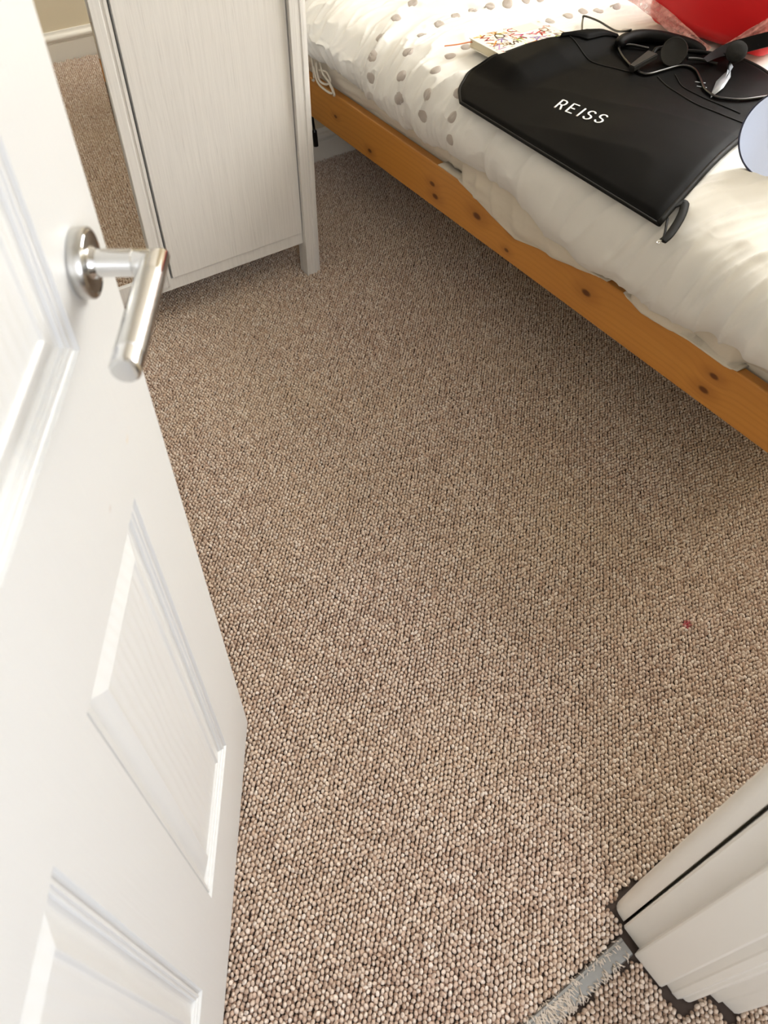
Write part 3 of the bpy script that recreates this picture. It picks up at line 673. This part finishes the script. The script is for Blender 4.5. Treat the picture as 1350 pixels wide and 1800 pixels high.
pth = [onb(p, .0010) for p in smooth_path([(1.545, 1.10, 0), (1.512, 1.05, 0), (1.505, 1.0, 0), (1.508, .95, 0), (1.515, .90, 0)], 8)]
tube(box_b, pth, .0009, 6); bm_obj('seam', box_b, M['binding'], gb, True)
# lettering: rounded strokes in letter units (advance along ex, height along ey)
ex, ey = Vector((.158, -.987, 0)), Vector((.955, .275, 0))
def S_pts(): return [(.62, .82), (.50, .96), (.30, 1.0), (.12, .92), (.06, .74), (.16, .58), (.46, .46), (.60, .30), (.54, .10), (.34, .0), (.12, .04), (.0, .20)]
GL = {'R': [[(0, 0), (0, 1)], [(0, 1), (.34, 1), (.49, .92), (.53, .74), (.48, .56), (.34, .48), (0, .48)], [(.31, .48), (.54, 0)]],
      'E': [[(.56, 1), (0, 1), (0, 0), (.56, 0)], [(0, .5), (.46, .5)]], 'I': [[(0, 0), (.05, 1)]], 'S': [S_pts()]}
bm = bmesh.new(); hh = .0335; sw_ = .0021
for ch, (bx_, by_) in zip('REISS', [(1.2554, 1.1631), (1.2612, 1.1358), (1.2640, 1.1060), (1.2655, 1.0925), (1.2695, 1.0640)]):
    for st in GL[ch]:
        pts = [Vector((p[0]*.85, p[1], 0)) for p in st]
        if ch == 'S': pts = smooth_path(pts, 4)
        dense = []
        for a, c in zip(pts, pts[1:]):
            n = max(1, int((c-a).length/.12)); dense += [a.lerp(c, k/n) for k in range(n)]
        dense.append(pts[-1])
        tube(bm, [onb(Vector((bx_, by_, 0))+ex*(p.x*hh*.92)+ey*(p.y*hh), .0006) for p in dense], sw_, 8, .28)
tag(bm_obj('lettering', bm, M['white'], gb, True), 'white printed brand lettering')
# zip tape loop hanging off the lower corner
tp = [(1.188, .770, .601), (1.2090, .764, .6045), (1.196, .752, .602), (1.178, .741, .597), (1.155, .731, .590), (1.132, .7235, .583), (1.118, .7225, .578)]
bm = bmesh.new(); tube(bm, smooth_path(tp, 8), .0078, 8, .4); tube(bm, smooth_path([(1.165, .758, .590), (1.150, .747, .590), (1.130, .731, .584), (1.118, .7235, .579)], 6), .0022, 6, .6)
tag(bm_obj('zip_tape', bm, M['binding'], gb, True), 'black zip tape loop at the lower corner')
bm = bmesh.new(); tube(bm, smooth_path([(1.1195, .7235, .579), (1.113, .7285, .5775), (1.108, .7265, .576), (1.111, .7225, .5765)], 5), .0010, 6)
tag(bm_obj('zip_pull', bm, M['chrome'], gb, True), 'small metal zip pull')
# crumpled glossy corner of clear plastic on the bag
fl = [(1.512, .976), (1.560, .985), (1.606, 1.006), (1.640, 1.035), (1.668, 1.062), (1.640, 1.030), (1.615, 1.030), (1.575, 1.016), (1.535, .992)]
bm = bmesh.new(); lf = [.002, .006, .010, .012, .012, .016, .005, .004, .003]
vv = [bm.verts.new(onb(p, l)) for p, l in zip(fl, lf)]; cen = bm.verts.new(onb((1.590, 1.006), .008))
for k in range(len(vv)): bm.faces.new((vv[k], vv[(k+1) % len(vv)], cen))
o = bm_obj('plastic_flap', bm, M['clear'], gb, True); o.modifiers.new('thick', 'SOLIDIFY').thickness = .0012; o['label'] = 'glossy grey plastic flap'
for (p, q) in (((1.549, 1.049), (1.560, 1.030)), ((1.535, 1.032), (1.545, 1.014))):
    bm = bmesh.new(); tube(bm, [onb((p[0]+(q[0]-p[0])*k/4, p[1]+(q[1]-p[1])*k/4), .001) for k in range(5)], .0022, 6, .3); bm_obj('hook_tape', bm, M['clear'], gb, True)

# ------------------------------------------------------------------ notebook
nb = empty('notebook', (1.395, 1.42, .6205), 'hardback notebook with a colourful alphabet cover and orange ribbon', 'book')
nx0, nx1, ny0, ny1, nz0, nz1 = 1.288, 1.500, 1.345, 1.494, .6205, .6400
box_obj('page_block', (nx0+.0025, nx1-.0025, ny0+.0005, ny1-.0025, nz0+.0022, nz1-.0022), M['paper'], nb)
bm = bmesh.new(); box(bm, nx0, nx1, ny0, ny1, nz1-.0022, nz1, .0008); box(bm, nx0, nx1, ny0, ny1, nz0, nz0+.0022, .0008); box(bm, nx0, nx1, ny0-.0012, ny0+.0008, nz0+.001, nz1-.001)
bm_obj('cover', bm, M['cover'], nb)
tube_obj('bookmark_ribbon', [(1.300, 1.484, .632), (1.286, 1.488, .633), (1.272, 1.497, .630), (1.255, 1.505, .628), (1.238, 1.520, .6245)], .0034, M['ribbon'], nb, 8, 6, .25)
bm = bmesh.new(); box(bm, 1.408, 1.470, 1.452, 1.486, nz1, nz1+.0006, .0002); o = bm_obj('title_plate', bm, M['paper'], nb); o['label'] = 'plain cream plate on the cover'
rr = random.Random(11); dg = bpy.context.evaluated_depsgraph_get()
glyphs = {}
def glyph(ch):
    if ch not in glyphs:
        cu = bpy.data.curves.new('g', 'FONT'); cu.body = ch; cu.size = 1; cu.resolution_u = 3; ob = bpy.data.objects.new('g', cu); C.objects.link(ob)
        bpy.context.view_layer.update(); me = bpy.data.meshes.new_from_object(ob.evaluated_get(bpy.context.evaluated_depsgraph_get()))
        v = np.array([q.co[:2] for q in me.vertices]); c = (v.min(0)+v.max(0))/2
        glyphs[ch] = (v-c, [tuple(p.vertices) for p in me.polygons]); bpy.data.objects.remove(ob); bpy.data.curves.remove(cu); bpy.data.meshes.remove(me)
    return glyphs[ch]
lv, lf_, lm = [], [], []
def put(ch, x, y, size, ang, ink):
    v, f = glyph(ch); ca, sa = math.cos(ang), math.sin(ang); n0 = len(lv)
    for a, b_ in v: lv.append((x+(a*ca-b_*sa)*size, y+(a*sa+b_*ca)*size, nz1+.0004))
    for p in f: lf_.append(tuple(q+n0 for q in p)); lm.append(ink)
base = -math.pi/2
big = [('W', 1.316, 1.468, 0), ('X', 1.316, 1.435, 1), ('Q', 1.352, 1.464, 2), ('K', 1.344, 1.440, 3), ('S', 1.356, 1.415, 2), ('P', 1.348, 1.484, 1), ('L', 1.385, 1.450, 0), ('M', 1.393, 1.436, 5), ('E', 1.386, 1.423, 4), ('A', 1.420, 1.410, 3), ('B', 1.338, 1.418, 7), ('J', 1.368, 1.476, 6), ('D', 1.468, 1.436, 7), ('H', 1.440, 1.400, 8), ('G', 1.470, 1.385, 4), ('F', 1.400, 1.392, 1), ('N', 1.312, 1.415, 8), ('T', 1.306, 1.484, 6), ('R', 1.450, 1.425, 0), ('Z', 1.485, 1.40, 7), ('U', 1.40, 1.474, 0), ('Y', 1.425, 1.436, 5)]
for ch, x, y, k in big: put(ch, x, y, rr.uniform(.031, .040), base+rr.uniform(-.35, .35), k)
for k in range(150):
    x, y = rr.uniform(1.296, 1.492), rr.uniform(1.375, 1.488)
    if 1.40 < x < 1.478 and 1.446 < y: continue
    put(rr.choice('abcdefghkmnorstuvxyz'), x, y, rr.uniform(.008, .014), base+rr.uniform(-1.2, 1.2), rr.randrange(9))
mo = mesh_obj('printed_letters', lv, lf_, [M['ink%d' % k] for k in range(9)], nb)
mo.data.polygons.foreach_set('material_index', lm); mo['kind'] = 'stuff'; mo['label'] = 'multicoloured printed letters'

# ------------------------------------------------------------------ headset and cables on the bag
hs = empty('headset', (1.60, 1.18, .635), 'black headset with padded band and round ear cup on top of the bag', 'headset')
tube_obj('headband', [(1.530, 1.262, .650), (1.553, 1.268, .652), (1.585, 1.268, .653), (1.615, 1.256, .653), (1.640, 1.226, .653), (1.662, 1.170, .652), (1.668, 1.130, .649)], lambda f: .0150*(1-.5*abs(2*f-1)**6), M['plastic'], hs, 12, 8, .9)
cc, ax = Vector((1.583, 1.146, .660)), Vector((-.80, -.42, .42)).normalized()
bm = bmesh.new(); lathe(bm, [(.020, -.016), (.0265, -.010), (.0285, -.002), (.0280, .005), (.0255, .008), (.0225, .0075), (.0205, .003), (.0195, -.001), (.004, -.002)], cc, ax, 40)
autosmooth(bm_obj('ear_cup', bm, M['plastic'], hs), .8)
bm = bmesh.new(); lathe(bm, [(.0262, .0060), (.0280, .0066), (.0284, .0086), (.0268, .0092), (.0256, .0085)], cc, ax, 40)
autosmooth(bm_obj('ear_cup_ring', bm, M['greyplastic'], hs), .8)
bm = bmesh.new(); pa_, pb_ = Vector((1.472, 1.163, .644)), Vector((1.545, 1.172, .655)); dr = (pb_-pa_).normalized(); sd = dr.cross(Vector((0, 0, 1))).normalized(); upv = sd.cross(dr)
for s0, s1, w0, w1, h0 in ((0, 1, .007, .0135, .006),):
    q = [pa_+sd*w0, pa_-sd*w0, pb_-sd*w1, pb_+sd*w1]; vb = [bm.verts.new(p-upv*h0) for p in q]; vt = [bm.verts.new(p+upv*h0) for p in q]
    bm.faces.new(vb); bm.faces.new(vt)
    for k in range(4): bm.faces.new((vb[k], vb[(k+1) % 4], vt[(k+1) % 4], vt[k]))
bmesh.ops.recalc_face_normals(bm, faces=bm.faces); bmesh.ops.bevel(bm, geom=list(bm.edges), offset=.0018, segments=2, affect='EDGES')
bm_obj('slider_arm', bm, M['greyplastic'], hs)
tube_obj('hinge_stem', [(1.545, 1.172, .656), (1.560, 1.176, .662), (1.576, 1.166, .664)], .0048, M['plastic'], hs, 8, 6)
bm = bmesh.new(); lathe(bm, [(.008, -.014), (.017, -.011), (.0210, -.003), (.0215, .006), (.0185, .013), (.008, .016)], (1.671, 1.053, .6716), (-.60, -.34, .70), 32)
o = autosmooth(bm_obj('ear_pad', bm, M['foam'], hs), 1.2); o['label'] = 'round black foam ear pad'
tube_obj('rear_band', [(1.620, 1.150, .654), (1.642, 1.128, .655), (1.664, 1.098, .655), (1.682, 1.080, .656)], .0046, M['plastic'], hs, 8, 8)
tube_obj('boom', [(1.600, 1.120, .652), (1.622, 1.110, .650), (1.640, 1.092, .647), (1.652, 1.078, .644)], .0036, M['greyplastic'], hs, 8, 8)
wire = [onb(p, l) for p, l in [((1.590, 1.221), .004), ((1.560, 1.252), .008), ((1.532, 1.258), .008), ((1.512, 1.228), .005), ((1.494, 1.182), .0036), ((1.488, 1.160), .0036), ((1.492, 1.135), .0036), ((1.530, 1.128), .0036), ((1.575, 1.122), .0036), ((1.592, 1.108), .0036), ((1.588, 1.082), .0036), ((1.556, 1.040), .0036), ((1.531, 1.008), .0036), ((1.522, .972), .0036), ((1.537, .948), .0036), ((1.560, .930), .0036), ((1.600, .916), .0036), ((1.635, .905), .0036)]]
tag(tube_obj('black_wire', wire, .0030, M['cable'], None, 10, 8), 'glossy black wire winding across the middle of the suit bag', 'wire')
cb = [(1.505, 1.352, .6400), (1.535, 1.380, .6410), (1.570, 1.415, .6400), (1.6080, 1.450, .6350), (1.610, 1.448, .640), (1.602, 1.395, .646), (1.585, 1.320, .650), (1.572, 1.268, .670)]
tag(tube_obj('black_cable', cb, .0024, M['cable'], None, 8, 10), 'thin black cable sticking up in a sharp bend beside the notebook', 'cable')
st = [(1.608, 1.080, .6598), (1.642, 1.086, .6608), (1.680, 1.090, .661), (1.714, 1.086, .6620), (1.738, 1.064, .673), (1.757, 1.040, .6850), (1.790, 1.010, .6960), (1.835, .975, .6900), (1.880, .945, .6640), (1.925, .920, .6330)]
bm = bmesh.new(); pth = smooth_path(st, 8); nrm = Vector((-.75, -.35, .55)).normalized()
rows = []
for k, p in enumerate(pth):
    t_ = (pth[min(k+1, len(pth)-1)]-pth[max(k-1, 0)]).normalized(); wv = nrm.cross(t_).normalized(); hw = .006+.009*min(1, k/24)
    rows.append([bm.verts.new(p+wv*hw+nrm*.0012), bm.verts.new(p-wv*hw+nrm*.0012), bm.verts.new(p-wv*hw-nrm*.0012), bm.verts.new(p+wv*hw-nrm*.0012)])
for a, c in zip(rows, rows[1:]):
    for q in range(4): bm.faces.new((a[q], a[(q+1) % 4], c[(q+1) % 4], c[q]))
bm.faces.new(rows[0]); bm.faces.new(rows[-1])
tag(bm_obj('black_strap', bm, M['plastic']), 'wide flat black strap lying against the red tub', 'strap')

# ------------------------------------------------------------------ red tub with translucent wrap
k_ = 1.0135
def sc(p): return Vector((p[0]*k_, p[1]*k_, 1.335-(1.335-p[2])*k_))
rb = empty('red_tub', (1.86, 1.18, .622), 'bright red plastic tub wrapped in translucent pink film', 'tub')
bm = bmesh.new(); fn = Vector((-1, -.18, 0)).normalized(); fs_ = Vector((-.18, 1, 0)).normalized(); o0 = Vector((1.737, 1.25, .630))
box(bm, -.5, .5, -.5, .5, 0, 1)
for v in bm.verts:
    s, d_, h = v.co.x, v.co.y+.5, v.co.z; v.co = o0+fs_*(s*.32*(1+.05*h)-.050)-fn*(d_*.24*(1+.0*h))+Vector((0, 0, h*.20))
bmesh.ops.recalc_face_normals(bm, faces=bm.faces); bmesh.ops.bevel(bm, geom=list(bm.edges), offset=.034, segments=6, affect='EDGES', profile=.5)
autosmooth(bm_obj('tub_body', bm, M['red'], rb), .8)
def sash(a, b_, wa, wb, name):
    rows, vs, fs = 26, [], []
    for i in range(rows):
        f = i/(rows-1); c = a.lerp(b_, f); dr = (b_-a).normalized(); wv = dr.cross(fn).normalized(); w_ = wa+(wb-wa)*f
        for j in range(9):
            g = j/8-.5; vs.append(c+wv*(g*w_)+fn*(.006+.004*math.cos(g*math.pi)+.0035*math.sin(j*1.9+i*.35)+.002*math.sin(i*.9+j)))
    for i in range(rows-1):
        for j in range(8): q = i*9+j; fs.append((q, q+1, q+10, q+9))
    o = mesh_obj(name, vs, fs, M['film'], rb, True); o.modifiers.new('thick', 'SOLIDIFY').thickness = .0008; return o
sash(sc((1.686, 1.397, .700)), sc((1.7292, 1.158, .630)), .040, .022, 'film_wrap')
sash(sc((1.757, 1.010, .740)), sc((1.7330, 1.134, .634)), .040, .018, 'film_wrap')

# ------------------------------------------------------------------ round mirror propped on the bed
nd = Vector((-.8196, -.428, .381)).normalized(); cd = Vector((1.3985, .7305, .6900)); rdm = .0772
um = empty('round_mirror', (1.43, .75, .63), 'round pale blue mirror with navy rim propped on the duvet', 'mirror')
bm = bmesh.new(); lathe(bm, [(rdm-.010, -.0080), (rdm-.002, -.0075), (rdm, -.005), (rdm, .0012), (rdm-.0012, .0022), (rdm-.0026, .0016), (rdm-.003, .0008)], cd, nd, 96)
autosmooth(bm_obj('rim', bm, M['navy'], um), .7)
bm = bmesh.new(); lathe(bm, [(rdm-.0026, .0010), (rdm-.0032, .0014)], cd, nd, 96); bm_obj('mirror_face', bm, M['blue'], um)
sdv = nd.cross(Vector((0, 0, 1))).normalized(); upd = sdv.cross(nd).normalized()
tube_obj('stand', [cd-nd*.008+upd*.02, cd-nd*.035-upd*.01, Vector((1.475, .772, .634)), Vector((1.450, .800, .633)), Vector((1.430, .745, .632)), Vector((1.475, .772, .634))], .003, M['navy'], um, 8, 8)
